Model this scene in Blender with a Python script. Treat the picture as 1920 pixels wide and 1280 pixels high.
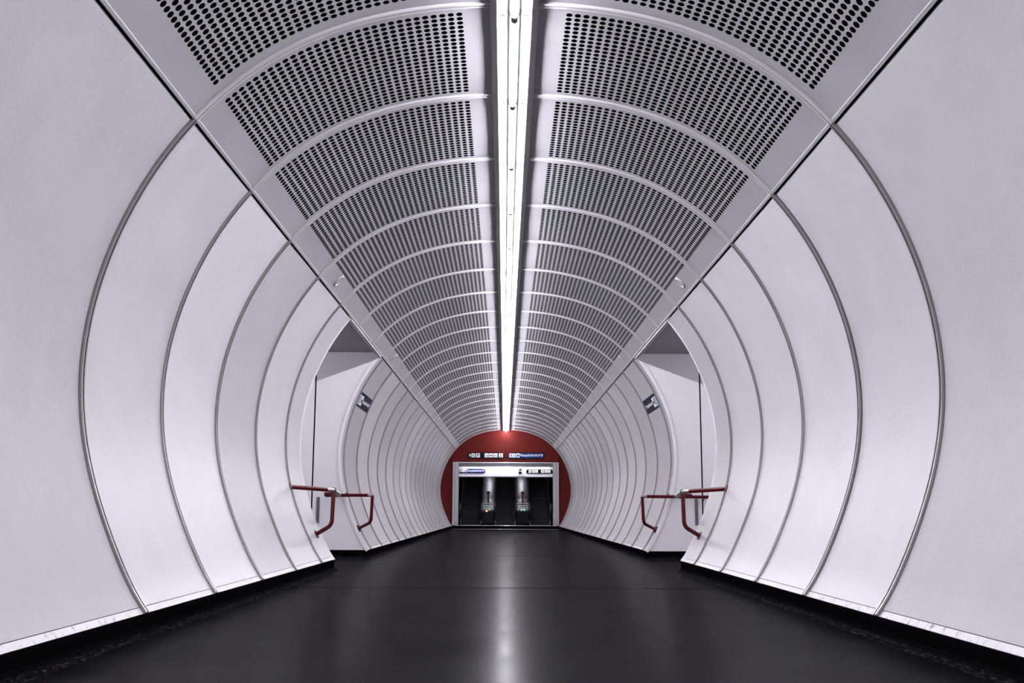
import bpy, bmesh, math, random
import numpy as np
from mathutils import Matrix, Vector

random.seed(7)
scene = bpy.context.scene
for o in list(bpy.data.objects):
    bpy.data.objects.remove(o)
COL = scene.collection

# ------------------------------------------------------------------ camera
U = 1.7                      # metres per ceiling bay
VF = -0.49                   # floor level below the lens, in bays
F_PX, PITCH, YAW, ROLL, CX = 1942.4, 0.16206, 0.00664, 0.00436, -0.03275
CAMN = 3.2165                # bays from the lens to joint 0


def W(X, v, Z):
    """bay units (right, up from lens, forward) -> metres, floor at z = 0"""
    return Vector((X * U, Z * U, (v - VF) * U))


def cam_axes():
    st, ct, sy, cy = math.sin(PITCH), math.cos(PITCH), math.sin(YAW), math.cos(YAW)
    fwd = Vector((sy * ct, cy * ct, st))
    right = Vector((cy, -sy, 0))
    up = right.cross(fwd)
    r2 = right * math.cos(ROLL) + up * math.sin(ROLL)
    u2 = -right * math.sin(ROLL) + up * math.cos(ROLL)
    return r2, u2, fwd


cam_d = bpy.data.cameras.new('camera')
cam_d.sensor_width = 36.0
cam_d.lens = F_PX / 1920 * 36.0
cam_d.clip_end = 300
cam_d.clip_start = 0.05
cam = bpy.data.objects.new('camera', cam_d)
COL.objects.link(cam)
_r, _u, _f = cam_axes()
_p = W(CX, 0, 0)
cam.matrix_world = Matrix(((_r.x, _u.x, -_f.x, _p.x), (_r.y, _u.y, -_f.y, _p.y), (_r.z, _u.z, -_f.z, _p.z), (0, 0, 0, 1)))
scene.camera = cam


def px(x, y, Z):
    """pixel of the 1920x1280 frame on the cross-section plane at Z bays -> (X, v) in bays"""
    d = _r * ((x - 960) / F_PX) + _u * (-(y - 640) / F_PX) + _f
    t = Z / d.y
    return CX + d.x * t, d.z * t


# ------------------------------------------------------------------ world, exposure
world = bpy.data.worlds.new('world')
scene.world = world
world.use_nodes = True
world.node_tree.nodes['Background'].inputs[0].default_value = (0.02, 0.02, 0.022, 1)
world.node_tree.nodes['Background'].inputs[1].default_value = 0.2
vs = scene.view_settings
vs.view_transform = 'Standard'
vs.look = 'None'
vs.gamma = 1.0
vs.use_curve_mapping = False
vs.exposure = 0.0
TUBE_STRENGTH = 265.0
TUBE_COLOUR = (0.955, 0.93, 1.0)


# ------------------------------------------------------------------ materials
def new_mat(name):
    m = bpy.data.materials.new(name)
    m.use_nodes = True
    nt = m.node_tree
    return m, nt, nt.nodes['Principled BSDF']


def simple(name, col, rough=0.5, metal=0.0, spec=0.5, bump=0.0, bscale=60.0, var=0.0):
    m, nt, b = new_mat(name)
    b.inputs['Base Color'].default_value = (*col, 1)
    b.inputs['Roughness'].default_value = rough
    b.inputs['Metallic'].default_value = metal
    b.inputs['Specular IOR Level'].default_value = spec
    if bump or var:
        tc = nt.nodes.new('ShaderNodeTexCoord')
        n = nt.nodes.new('ShaderNodeTexNoise')
        n.inputs['Scale'].default_value = bscale
        n.inputs['Detail'].default_value = 5
        nt.links.new(tc.outputs['Object'], n.inputs['Vector'])
        if bump:
            bp = nt.nodes.new('ShaderNodeBump')
            bp.inputs['Strength'].default_value = bump
            bp.inputs['Distance'].default_value = 0.002
            nt.links.new(n.outputs['Fac'], bp.inputs['Height'])
            nt.links.new(bp.outputs['Normal'], b.inputs['Normal'])
        if var:
            mp = nt.nodes.new('ShaderNodeMapRange')
            mp.inputs['To Min'].default_value = 1 - var
            mp.inputs['To Max'].default_value = 1 + var
            mx = nt.nodes.new('ShaderNodeMix')
            mx.data_type = 'RGBA'
            mx.blend_type = 'MULTIPLY'
            mx.inputs['Factor'].default_value = 1
            mx.inputs['A'].default_value = (*col, 1)
            nt.links.new(n.outputs['Fac'], mp.inputs['Value'])
            nt.links.new(mp.outputs['Result'], mx.inputs['B'])
            nt.links.new(mx.outputs['Result'], b.inputs['Base Color'])
    return m


def emissive(name, col, strength):
    m, nt, b = new_mat(name)
    b.inputs['Base Color'].default_value = (*col, 1)
    b.inputs['Emission Color'].default_value = (*col, 1)
    b.inputs['Emission Strength'].default_value = strength
    return m


def panel_metal(name, col, metal, rough, streak=0.12, wob=0.10, grain=.05):
    """satin metal sheet: streaks run around the vault, every sheet a shade of its own"""
    m, nt, b = new_mat(name)
    N, L = nt.nodes, nt.links
    tc = N.new('ShaderNodeTexCoord')
    oi = N.new('ShaderNodeObjectInfo')
    # streaks: fine along the tunnel, long around the section
    add = N.new('ShaderNodeVectorMath')
    add.operation = 'ADD'
    L.new(tc.outputs['Object'], add.inputs[0])
    L.new(oi.outputs['Location'], add.inputs[1])
    mp = N.new('ShaderNodeMapping')
    mp.inputs['Scale'].default_value = (1.3, 26, 1.1)
    L.new(add.outputs[0], mp.inputs['Vector'])
    n1 = N.new('ShaderNodeTexNoise')
    n1.inputs['Scale'].default_value = 1.6
    n1.inputs['Detail'].default_value = 2
    L.new(mp.outputs[0], n1.inputs['Vector'])
    # cloudy smudges
    n2 = N.new('ShaderNodeTexNoise')
    n2.inputs['Scale'].default_value = 2.2
    n2.inputs['Detail'].default_value = 6
    L.new(add.outputs[0], n2.inputs['Vector'])
    r1 = N.new('ShaderNodeMapRange')
    r1.inputs['From Min'].default_value = .3
    r1.inputs['From Max'].default_value = .7
    r1.inputs['To Min'].default_value = rough - streak * .5
    r1.inputs['To Max'].default_value = rough + streak
    mixn = N.new('ShaderNodeMath')
    mixn.operation = 'MULTIPLY_ADD'
    mixn.inputs[1].default_value = .5
    half = N.new('ShaderNodeMath')
    half.operation = 'MULTIPLY'
    half.inputs[1].default_value = .5
    L.new(n2.outputs['Fac'], half.inputs[0])
    L.new(n1.outputs['Fac'], mixn.inputs[0])
    L.new(half.outputs[0], mixn.inputs[2])
    L.new(mixn.outputs[0], r1.inputs['Value'])
    L.new(r1.outputs['Result'], b.inputs['Roughness'])
    # colour: sheet shade x smudge
    r3 = N.new('ShaderNodeMapRange')
    r3.inputs['From Min'].default_value = .3
    r3.inputs['From Max'].default_value = .7
    r3.inputs['To Min'].default_value = .94
    r3.inputs['To Max'].default_value = 1.03
    L.new(n2.outputs['Fac'], r3.inputs['Value'])
    mul = N.new('ShaderNodeVectorMath')
    mul.operation = 'SCALE'
    L.new(oi.outputs['Color'], mul.inputs[0])
    L.new(r3.outputs['Result'], mul.inputs['Scale'])
    mx = N.new('ShaderNodeMix')
    mx.data_type = 'RGBA'
    mx.blend_type = 'MULTIPLY'
    mx.inputs['Factor'].default_value = 1
    mx.inputs['A'].default_value = (*col, 1)
    L.new(mul.outputs[0], mx.inputs['B'])
    L.new(mx.outputs['Result'], b.inputs['Base Color'])
    b.inputs['Metallic'].default_value = metal
    # slight sheet waviness and enamel grain
    n3 = N.new('ShaderNodeTexNoise')
    n3.inputs['Scale'].default_value = 1.1
    n3.inputs['Detail'].default_value = 1
    L.new(add.outputs[0], n3.inputs['Vector'])
    n4 = N.new('ShaderNodeTexNoise')
    n4.inputs['Scale'].default_value = 55
    n4.inputs['Detail'].default_value = 2
    L.new(add.outputs[0], n4.inputs['Vector'])
    b1 = N.new('ShaderNodeBump')
    b1.inputs['Strength'].default_value = wob
    b1.inputs['Distance'].default_value = .05
    L.new(n3.outputs['Fac'], b1.inputs['Height'])
    b2 = N.new('ShaderNodeBump')
    b2.inputs['Strength'].default_value = grain
    b2.inputs['Distance'].default_value = .004
    L.new(n4.outputs['Fac'], b2.inputs['Height'])
    L.new(b1.outputs['Normal'], b2.inputs['Normal'])
    L.new(b2.outputs['Normal'], b.inputs['Normal'])
    return m


M = {}
M['wall'] = panel_metal('enamelled_wall_sheet', (0.49, 0.480, 0.508), 0.06, 0.36, streak=.07, wob=.10)
M['wallgrain'] = panel_metal('grained_wall_sheet', (0.49, 0.480, 0.508), 0.0, 0.46, streak=.05, wob=.06, grain=.22)
M['wallbare'] = panel_metal('brushed_wall_sheet', (0.50, 0.49, 0.515), 0.40, 0.285, streak=.02, wob=.03, grain=.0)
M['ceil'] = panel_metal('ceiling_sheet', (0.285, 0.280, 0.300), 0.2, 0.42, wob=.03)
M['rib'] = simple('aluminium_profile', (0.29, 0.285, 0.295), 0.30, 0.8)
M['crib'] = simple('pale_ceiling_profile', (0.44, 0.43, 0.45), 0.35, 0.3)
M['trim'] = simple('grey_trim', (0.25, 0.245, 0.26), 0.55, 0.3)
M['void'] = simple('black_void', (0.003, 0.003, 0.0035), 0.95, 0, 0.0)
M['rim'] = simple('hole_edge', (0.10, 0.10, 0.105), 0.6)
M['white'] = simple('white_wall_paint', (0.82, 0.80, 0.84), 0.45, 0, .3, .15, 90, .03)
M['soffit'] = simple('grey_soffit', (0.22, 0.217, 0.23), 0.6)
M['reflector'] = simple('white_reflector', (0.86, 0.86, 0.88), 0.4)
M['wing'] = simple('grey_wing', (0.30, 0.295, 0.31), 0.5, 0.2)
M['tube'] = emissive('tube_glow', TUBE_COLOUR, TUBE_STRENGTH)
M['shaftfill'] = emissive('shaft_fill_glow', TUBE_COLOUR, 12)  # glow of the unseen fill tubes added in the escalator shaft
M['fasciafill'] = emissive('fascia_fill_glow', TUBE_COLOUR, 32)  # glow of the hidden fill tube added to brighten the fascia
M['passagetube'] = emissive('passage_tube_glow', TUBE_COLOUR, 70)
M['holder'] = simple('lamp_holder', (0.12, 0.12, 0.125), 0.4)
M['redpipe'] = simple('red_pipe_paint', (0.070, 0.0022, 0.0042), 0.28, 0, .22)
M['worn'] = simple('bare_worn_steel', (0.62, 0.58, 0.57), 0.3, 0.9, .5, .3, 40, .25)
M['dark'] = simple('dark_clamp', (0.03, 0.028, 0.03), 0.4, .5)
M['redwall'] = simple('red_enamel', (0.072, 0.0055, 0.0042), 0.40, 0, .08, .05, 30)
M['steel'] = simple('brushed_steel', (0.58, 0.58, 0.61), 0.22, 1.0, .5, .06, 25)
M['deck'] = simple('polished_deck_steel', (0.42, 0.44, 0.47), 0.24, 1.0)
M['steel_dark'] = simple('dark_steel', (0.16, 0.16, 0.175), 0.35, 0.9)
M['black'] = simple('black_plastic', (0.0035, 0.0035, 0.004), 0.4, 0, .08)
M['stopred'] = simple('dark_red_paint', (0.035, 0.0015, 0.0025), 0.4, 0, .12)
M['frame'] = simple('brushed_frame_steel', (0.40, 0.40, 0.42), 0.26, 1.0)
M['rubber'] = simple('black_rubber', (0.008, 0.008, 0.009), 0.3)
M['step'] = simple('escalator_step', (0.015, 0.015, 0.017), 0.5, 0.3, .2)
M['signblue'] = simple('sign_blue', (0.003, 0.024, 0.12), 0.5, 0, .06)
M['signnavy'] = simple('sign_navy', (0.006, 0.0075, 0.022), 0.7, 0, .03)
M['signblack'] = simple('sign_black', (0.004, 0.0045, 0.0055), 0.6, 0, .05)
M['signwhite'] = simple('sign_white', (0.68, 0.68, 0.70), 0.5, 0, .2)
M['signred'] = simple('sign_red', (0.40, 0.02, 0.03), 0.4)
M['signcyan'] = simple('sign_cyan', (0.05, 0.38, 0.62), 0.4)
M['lampred'] = emissive('red_signal', (1, .10, .06), 9)
M['lampgreen'] = emissive('green_signal', (.12, 1, .35), 3)
M['glass'] = simple('dark_glass', (0.03, 0.032, 0.036), 0.12, 0.2)


def floor_mat():
    m, nt, b = new_mat('black_rubber_floor')
    N, L = nt.nodes, nt.links
    tc = N.new('ShaderNodeTexCoord')
    mp = N.new('ShaderNodeMapping')
    mp.inputs['Scale'].default_value = (1.0, 1.6, 1)
    L.new(tc.outputs['Object'], mp.inputs['Vector'])
    n1 = N.new('ShaderNodeTexNoise')
    n1.inputs['Scale'].default_value = .8
    n1.inputs['Detail'].default_value = 3
    n1.inputs['Roughness'].default_value = .5
    L.new(mp.outputs[0], n1.inputs['Vector'])
    r = N.new('ShaderNodeMapRange')
    r.inputs['From Min'].default_value = .3
    r.inputs['From Max'].default_value = .7
    r.inputs['To Min'].default_value = .195
    r.inputs['To Max'].default_value = .235
    L.new(n1.outputs['Fac'], r.inputs['Value'])
    cr = N.new('ShaderNodeValToRGB')
    cr.color_ramp.elements[0].position = .3
    cr.color_ramp.elements[0].color = (.0026, .0026, .003, 1)
    cr.color_ramp.elements[1].position = .75
    cr.color_ramp.elements[1].color = (.0055, .0054, .006, 1)
    L.new(n1.outputs['Fac'], cr.inputs['Fac'])
    n2 = N.new('ShaderNodeTexNoise')
    n2.inputs['Scale'].default_value = 160
    L.new(tc.outputs['Object'], n2.inputs['Vector'])
    bp = N.new('ShaderNodeBump')
    bp.inputs['Strength'].default_value = .04
    bp.inputs['Distance'].default_value = .002
    L.new(n2.outputs['Fac'], bp.inputs['Height'])
    df = N.new('ShaderNodeBsdfDiffuse')
    L.new(cr.outputs['Color'], df.inputs['Color'])
    gl = N.new('ShaderNodeBsdfGlossy')
    L.new(r.outputs['Result'], gl.inputs['Roughness'])
    L.new(bp.outputs['Normal'], gl.inputs['Normal'])
    mxs = N.new('ShaderNodeMixShader')
    sh = N.new('ShaderNodeMapRange')
    sh.inputs['From Min'].default_value = .3
    sh.inputs['From Max'].default_value = .7
    sh.inputs['To Min'].default_value = .054
    sh.inputs['To Max'].default_value = .043
    L.new(n1.outputs['Fac'], sh.inputs['Value'])
    L.new(sh.outputs['Result'], mxs.inputs['Fac'])
    L.new(df.outputs[0], mxs.inputs[1])
    L.new(gl.outputs[0], mxs.inputs[2])
    L.new(mxs.outputs[0], N['Material Output'].inputs['Surface'])
    nt.nodes.remove(b)
    return m


def skirting_mat():
    """black coved skirting, scuffed pale where the cove meets the floor"""
    m, nt, b = new_mat('scuffed_black_skirting')
    N, L = nt.nodes, nt.links
    tc = N.new('ShaderNodeTexCoord')
    sep = N.new('ShaderNodeSeparateXYZ')
    L.new(tc.outputs['Object'], sep.inputs[0])
    band = N.new('ShaderNodeMapRange')          # wear sits on the lowest 5 cm
    band.inputs['From Min'].default_value = .032
    band.inputs['From Max'].default_value = .008
    L.new(sep.outputs['Z'], band.inputs['Value'])
    mp = N.new('ShaderNodeMapping')
    mp.inputs['Scale'].default_value = (14, 5, 30)
    L.new(tc.outputs['Object'], mp.inputs['Vector'])
    n = N.new('ShaderNodeTexNoise')
    n.inputs['Scale'].default_value = 3
    n.inputs['Detail'].default_value = 9
    n.inputs['Roughness'].default_value = .75
    L.new(mp.outputs[0], n.inputs['Vector'])
    r = N.new('ShaderNodeMapRange')
    r.inputs['From Min'].default_value = .50
    r.inputs['From Max'].default_value = .80
    L.new(n.outputs['Fac'], r.inputs['Value'])
    low = N.new('ShaderNodeMath')
    low.operation = 'MULTIPLY'
    L.new(band.outputs['Result'], low.inputs[0])
    L.new(r.outputs['Result'], low.inputs[1])
    spots = N.new('ShaderNodeMapRange')
    spots.inputs['From Min'].default_value = .60
    spots.inputs['From Max'].default_value = .80
    spots.inputs['To Max'].default_value = .22
    L.new(n.outputs['Fac'], spots.inputs['Value'])
    mxm = N.new('ShaderNodeMath')
    mxm.operation = 'MAXIMUM'
    L.new(low.outputs[0], mxm.inputs[0])
    L.new(spots.outputs['Result'], mxm.inputs[1])
    mx = N.new('ShaderNodeMix')
    mx.data_type = 'RGBA'
    mx.inputs['A'].default_value = (.0022, .0022, .0024, 1)
    mx.inputs['B'].default_value = (.075, .073, .078, 1)
    L.new(mxm.outputs[0], mx.inputs['Factor'])
    L.new(mx.outputs['Result'], b.inputs['Base Color'])
    b.inputs['Roughness'].default_value = .55
    b.inputs['Specular IOR Level'].default_value = .0
    return m


def foot_mat():
    """bottom edge strip of the wall sheets with chipped black marks"""
    m, nt, b = new_mat('chipped_foot_strip')
    N, L = nt.nodes, nt.links
    tc = N.new('ShaderNodeTexCoord')
    oi = N.new('ShaderNodeObjectInfo')
    add = N.new('ShaderNodeVectorMath')
    add.operation = 'ADD'
    L.new(tc.outputs['Object'], add.inputs[0])
    L.new(oi.outputs['Location'], add.inputs[1])
    mp = N.new('ShaderNodeMapping')
    mp.inputs['Scale'].default_value = (6, 11, 6)
    L.new(add.outputs[0], mp.inputs['Vector'])
    n = N.new('ShaderNodeTexNoise')
    n.inputs['Scale'].default_value = 2.4
    n.inputs['Detail'].default_value = 8
    n.inputs['Roughness'].default_value = .7
    L.new(mp.outputs[0], n.inputs['Vector'])
    bias = N.new('ShaderNodeMath')
    bias.operation = 'MULTIPLY_ADD'
    bias.inputs[1].default_value = .20
    L.new(oi.outputs['Random'], bias.inputs[0])
    L.new(n.outputs['Fac'], bias.inputs[2])
    r = N.new('ShaderNodeMapRange')
    r.inputs['From Min'].default_value = .74
    r.inputs['From Max'].default_value = .82
    L.new(bias.outputs[0], r.inputs['Value'])
    mx = N.new('ShaderNodeMix')
    mx.data_type = 'RGBA'
    mx.inputs['A'].default_value = (.40, .392, .415, 1)
    mx.inputs['B'].default_value = (.012, .012, .013, 1)
    L.new(r.outputs['Result'], mx.inputs['Factor'])
    L.new(mx.outputs['Result'], b.inputs['Base Color'])
    b.inputs['Roughness'].default_value = .4
    b.inputs['Metallic'].default_value = .2
    return m


M['floor'] = floor_mat()
M['skirting'] = skirting_mat()
M['foot'] = foot_mat()


# ------------------------------------------------------------------ mesh helpers
class MB:
    def __init__(s):
        s.v, s.f, s.m, s.sm = [], [], [], []

    def add(s, verts, faces, mi=0, smooth=False):
        k = len(s.v)
        s.v += [tuple(q) for q in verts]
        s.f += [tuple(i + k for i in f) for f in faces]
        s.m += [mi] * len(faces)
        s.sm += [smooth] * len(faces)

    def box(s, x0, x1, y0, y1, z0, z1, mi=0, bev=0.0):
        b = min(bev, abs(x1 - x0) * .45, abs(y1 - y0) * .45, abs(z1 - z0) * .45)
        if b <= 0:
            s.add([(x, y, z) for x in (x0, x1) for y in (y0, y1) for z in (z0, z1)],
                  [(0, 1, 3, 2), (4, 6, 7, 5), (0, 4, 5, 1), (2, 3, 7, 6), (0, 2, 6, 4), (1, 5, 7, 3)], mi)
            return
        bm = bmesh.new()
        r = bmesh.ops.create_cube(bm, size=1)
        for v in bm.verts:
            v.co = Vector(((x0 + x1) / 2 + v.co.x * (x1 - x0), (y0 + y1) / 2 + v.co.y * (y1 - y0), (z0 + z1) / 2 + v.co.z * (z1 - z0)))
        bmesh.ops.bevel(bm, geom=list(bm.edges), offset=b, segments=1, affect='EDGES')
        bm.verts.index_update()
        s.add([v.co.copy() for v in bm.verts], [[v.index for v in f.verts] for f in bm.faces], mi)
        bm.free()

    def prism(s, poly, a, b, axis='y', mi=0, smooth=False):
        """closed 2D polygon extruded between a and b along an axis"""
        n = len(poly)
        def P(q, t):
            return {'y': (q[0], t, q[1]), 'x': (t, q[0], q[1]), 'z': (q[0], q[1], t)}[axis]
        vv = [P(q, a) for q in poly] + [P(q, b) for q in poly]
        s.add(vv, [(i, (i + 1) % n, n + (i + 1) % n, n + i) for i in range(n)], mi, smooth)
        s.add(vv, [tuple(range(n))[::-1], tuple(range(n, 2 * n))], mi)

    def tube(s, pts, r, seg=12, mi=0, caps=True):
        pts = [Vector(q) for q in pts]
        n = len(pts)
        rings = []
        t0 = (pts[1] - pts[0]).normalized()
        ref = Vector((0, 0, 1)) if abs(t0.z) < .9 else Vector((1, 0, 0))
        nrm = t0.cross(ref).normalized()
        for i in range(n):
            if i == 0:
                t = pts[1] - pts[0]
            elif i == n - 1:
                t = pts[-1] - pts[-2]
            else:
                t = (pts[i + 1] - pts[i]).normalized() + (pts[i] - pts[i - 1]).normalized()
            t.normalize()
            nrm = (nrm - t * nrm.dot(t)).normalized()
            bn = t.cross(nrm)
            rings.append([pts[i] + (nrm * math.cos(a) + bn * math.sin(a)) * r for a in [2 * math.pi * k / seg for k in range(seg)]])
        vv = [q for ring in rings for q in ring]
        ff = []
        for i in range(n - 1):
            for k in range(seg):
                ff.append((i * seg + k, i * seg + (k + 1) % seg, (i + 1) * seg + (k + 1) % seg, (i + 1) * seg + k))
        s.add(vv, ff, mi, True)
        if caps:
            s.add(rings[0], [tuple(range(seg))[::-1]], mi)
            s.add(rings[-1], [tuple(range(seg))], mi)

    def mesh(s, name, mats):
        me = bpy.data.meshes.new(name)
        me.from_pydata(s.v, [], s.f)
        for mt in (mats if isinstance(mats, (list, tuple)) else [mats]):
            me.materials.append(mt)
        me.polygons.foreach_set('material_index', s.m)
        me.polygons.foreach_set('use_smooth', s.sm)
        bm = bmesh.new()
        bm.from_mesh(me)
        bmesh.ops.recalc_face_normals(bm, faces=bm.faces)
        bm.to_mesh(me)
        bm.free()
        me.update()
        return me

    def build(s, name, mats, parent=None, loc=(0, 0, 0)):
        return put(name, s.mesh(name, mats), parent, loc)


def put(name, me, parent=None, loc=(0, 0, 0)):
    o = bpy.data.objects.new(name, me)
    COL.objects.link(o)
    o.location = loc
    if parent:
        o.parent = parent
    return o


def tag(o, label, cat, group=None):
    o['label'] = label
    o['category'] = cat
    if group:
        o['group'] = group
    return o


def thing(name, label, cat, loc=(0, 0, 0), group=None):
    o = bpy.data.objects.new(name, None)
    COL.objects.link(o)
    o.location = loc
    o.empty_display_size = .2
    return tag(o, label, cat, group)


def struct(o, label, cat='structure'):
    o['kind'] = 'structure'
    o['label'] = label
    o['category'] = cat
    return o


def bent(pts, r, n=5):
    """polyline with rounded corners"""
    pts = [Vector(q) for q in pts]
    out = [pts[0]]
    for i in range(1, len(pts) - 1):
        a, b, c = pts[i - 1], pts[i], pts[i + 1]
        d = min(r, (a - b).length * .45, (c - b).length * .45)
        p0 = b + (a - b).normalized() * d
        p1 = b + (c - b).normalized() * d
        for k in range(n + 1):
            t = k / n
            out.append(p0 * (1 - t) ** 2 + b * 2 * t * (1 - t) + p1 * t * t)
    out.append(pts[-1])
    return out


# ------------------------------------------------------------------ tunnel cross-section
RC = [1.5818400828309453, 0.384300112769522, -0.4506906291932795, 0.2907676025037814, -0.0979703548700308, 0.016140820792075683, -0.0010271658692064256]
C0 = 0.6
_th = np.linspace(0, 2.1785, 4001)
_rr = sum(c * _th ** (2 * k) for k, c in enumerate(RC))
_h, _v = _rr * np.sin(_th), C0 + _rr * np.cos(_th)
_s = np.concatenate([[0], np.cumsum(np.hypot(np.diff(_h), np.diff(_v)))])
S_END = float(_s[-1])
S_J = float(np.interp(0.9205, _th, _s))                      # wall / ceiling junction


def prof(s, off=0.0):
    """point of the half section at arc length s (from the crown), moved outward by off; bays"""
    s = min(max(s, 0.0), S_END)
    h, v = np.interp(s, _s, _h), np.interp(s, _s, _v)
    e = 1e-3
    h2, v2 = np.interp(min(s + e, S_END), _s, _h), np.interp(min(s + e, S_END), _s, _v)
    h1, v1 = np.interp(max(s - e, 0), _s, _h), np.interp(max(s - e, 0), _s, _v)
    t = np.array([h2 - h1, v2 - v1])
    t = t / np.hypot(*t)
    return float(h - t[1] * off), float(v + t[0] * off)


def s_of_h(h):          # on the ceiling
    k = _h < 1.3
    return float(np.interp(h, _h[:1900], _s[:1900]))


N_END = 25.0213 - 0.0
Z_END = N_END + CAMN
N_BACK = -9.0
BAYS_A = [-9, -8, -7, -6, -5, -4, -3, -2, -1, 1, 2, 3, 4, 5]          # joint numbers; one double sheet at -1..1
OPEN0, OPEN1 = 5.60, 7.80
ZS = [n for n in BAYS_A]


def swept(mb, s0, s1, prof2d, zc, steps, side, mi=0):
    """sweep a small cross-section (dz, inward depth) along the vault between arc lengths s0..s1; metres"""
    n = len(prof2d)
    vv = []
    for i in range(steps + 1):
        s = s0 + (s1 - s0) * i / steps
        for dz, d in prof2d:
            h, v = prof(s, -d)
            vv.append((side * h * U, (zc + dz) * U, (v - VF) * U))
    ff = []
    for i in range(steps):
        for k in range(n):
            ff.append((i * n + k, i * n + (k + 1) % n, (i + 1) * n + (k + 1) % n, (i + 1) * n + k))
    mb.add(vv, ff, mi, False)
    mb.add(vv, [tuple(range(n))[::-1], tuple(range(steps * n, steps * n + n))], mi)


RIBW, RIBD = 0.040, 0.011
RIB2D = [(-RIBW / 2, -.004), (-RIBW / 2, RIBD * .75), (-RIBW * .42, RIBD), (-RIBW * .12, RIBD), (-RIBW * .12, -.003), (RIBW * .18, -.003),
         (RIBW * .18, RIBD), (RIBW * .42, RIBD), (RIBW / 2, RIBD * .75), (RIBW / 2, -.004)]


def smooth_sweep_mesh(name, s0, s1, side, mat, steps):
    mb = MB()
    swept(mb, s0, s1, RIB2D, 0, steps, side)
    me = mb.mesh(name, mat)
    return me


def sheet_mesh(name, s0, s1, width, side, mat, steps, th=.010, sag=0.0):
    """curved sheet of one bay with folded edges; front surface on the section"""
    mb = MB()
    nz = 6
    vv = []
    for i in range(steps + 1):
        s = s0 + (s1 - s0) * i / steps
        for k in range(nz + 1):
            t = k / nz
            h, v = prof(s, -sag * 4 * t * (1 - t))
            vv.append((side * h * U, (t - .5) * width * U, (v - VF) * U))
    ff = [(i * (nz + 1) + k, i * (nz + 1) + k + 1, (i + 1) * (nz + 1) + k + 1, (i + 1) * (nz + 1) + k) for i in range(steps) for k in range(nz)]
    mb.add(vv, ff, 0, True)
    # folded edges, turned back
    for a, b in ((s0, s0), (s1, s1)):
        q = []
        for k in (0, nz):
            for d in (0, th):
                h, v = prof(a, d)
                q.append((side * h * U, (k / nz - .5) * width * U, (v - VF) * U))
        mb.add(q, [(0, 1, 3, 2)])
    for k in (-.5, .5):
        q = []
        for i in range(steps + 1):
            s = s0 + (s1 - s0) * i / steps
            for d in (0, th):
                h, v = prof(s, d)
                q.append((side * h * U, k * width * U, (v - VF) * U))
        mb.add(q, [(2 * i, 2 * i + 1, 2 * i + 3, 2 * i + 2) for i in range(steps)])
    me = bpy.data.meshes.new(name)
    me.from_pydata(mb.v, [], mb.f)
    me.materials.append(mat)
    me.polygons.foreach_set('use_smooth', mb.sm)
    me.update()
    return me


# ------------------------------------------------------------------ structure shells
def shell(name, s0, s1, off, side_list, z0, z1, mat, steps=40):
    mb = MB()
    for side in side_list:
        vv = []
        for i in range(steps + 1):
            h, v = prof(s0 + (s1 - s0) * i / steps, off)
            for z in (z0, z1):
                vv.append((side * h * U, z * U, (v - VF) * U))
        mb.add(vv, [(2 * i, 2 * i + 1, 2 * i + 3, 2 * i + 2) for i in range(steps)], 0, True)
    me = bpy.data.meshes.new(name)
    me.from_pydata(mb.v, [], mb.f)
    me.materials.append(mat)
    me.update()
    return me


Z_OF = lambda n: n + CAMN
ZB = Z_OF(N_BACK)

ceiling = struct(put('ceiling', shell('ceiling', 0.0, S_J + .012, .05, (1, -1), ZB, Z_END, M['void'], 30)),
                 'vaulted tunnel ceiling of perforated grey metal sheets', 'ceiling')
wall_left = wall_right = None
walls = {}
for nm, sd in (('wall_left', -1), ('wall_right', 1)):
    mb = MB()
    for (a, b) in ((N_BACK, OPEN0 - .01), (OPEN1 + .01, N_END)):
        st = 40
        vv = []
        for i in range(st + 1):
            s = S_J - .01 + (S_END - S_J + .01) * i / st
            for off in (.012, .030):
                h, v = prof(s, off)
                for n in (a, b):
                    vv.append((sd * h * U, Z_OF(n) * U, (v - VF) * U))
        ff = []
        for i in range(st):
            k = 4 * i
            ff += [(k, k + 1, k + 5, k + 4), (k + 2, k + 6, k + 7, k + 3), (k, k + 4, k + 6, k + 2), (k + 1, k + 3, k + 7, k + 5)]
        ff += [(0, 2, 3, 1), (4 * st, 4 * st + 1, 4 * st + 3, 4 * st + 2)]
        mb.add(vv, ff)
    walls[sd] = struct(mb.build(nm, M['void']), 'curved tunnel wall of pale satin metal sheets with aluminium ribs', 'wall')

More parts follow.
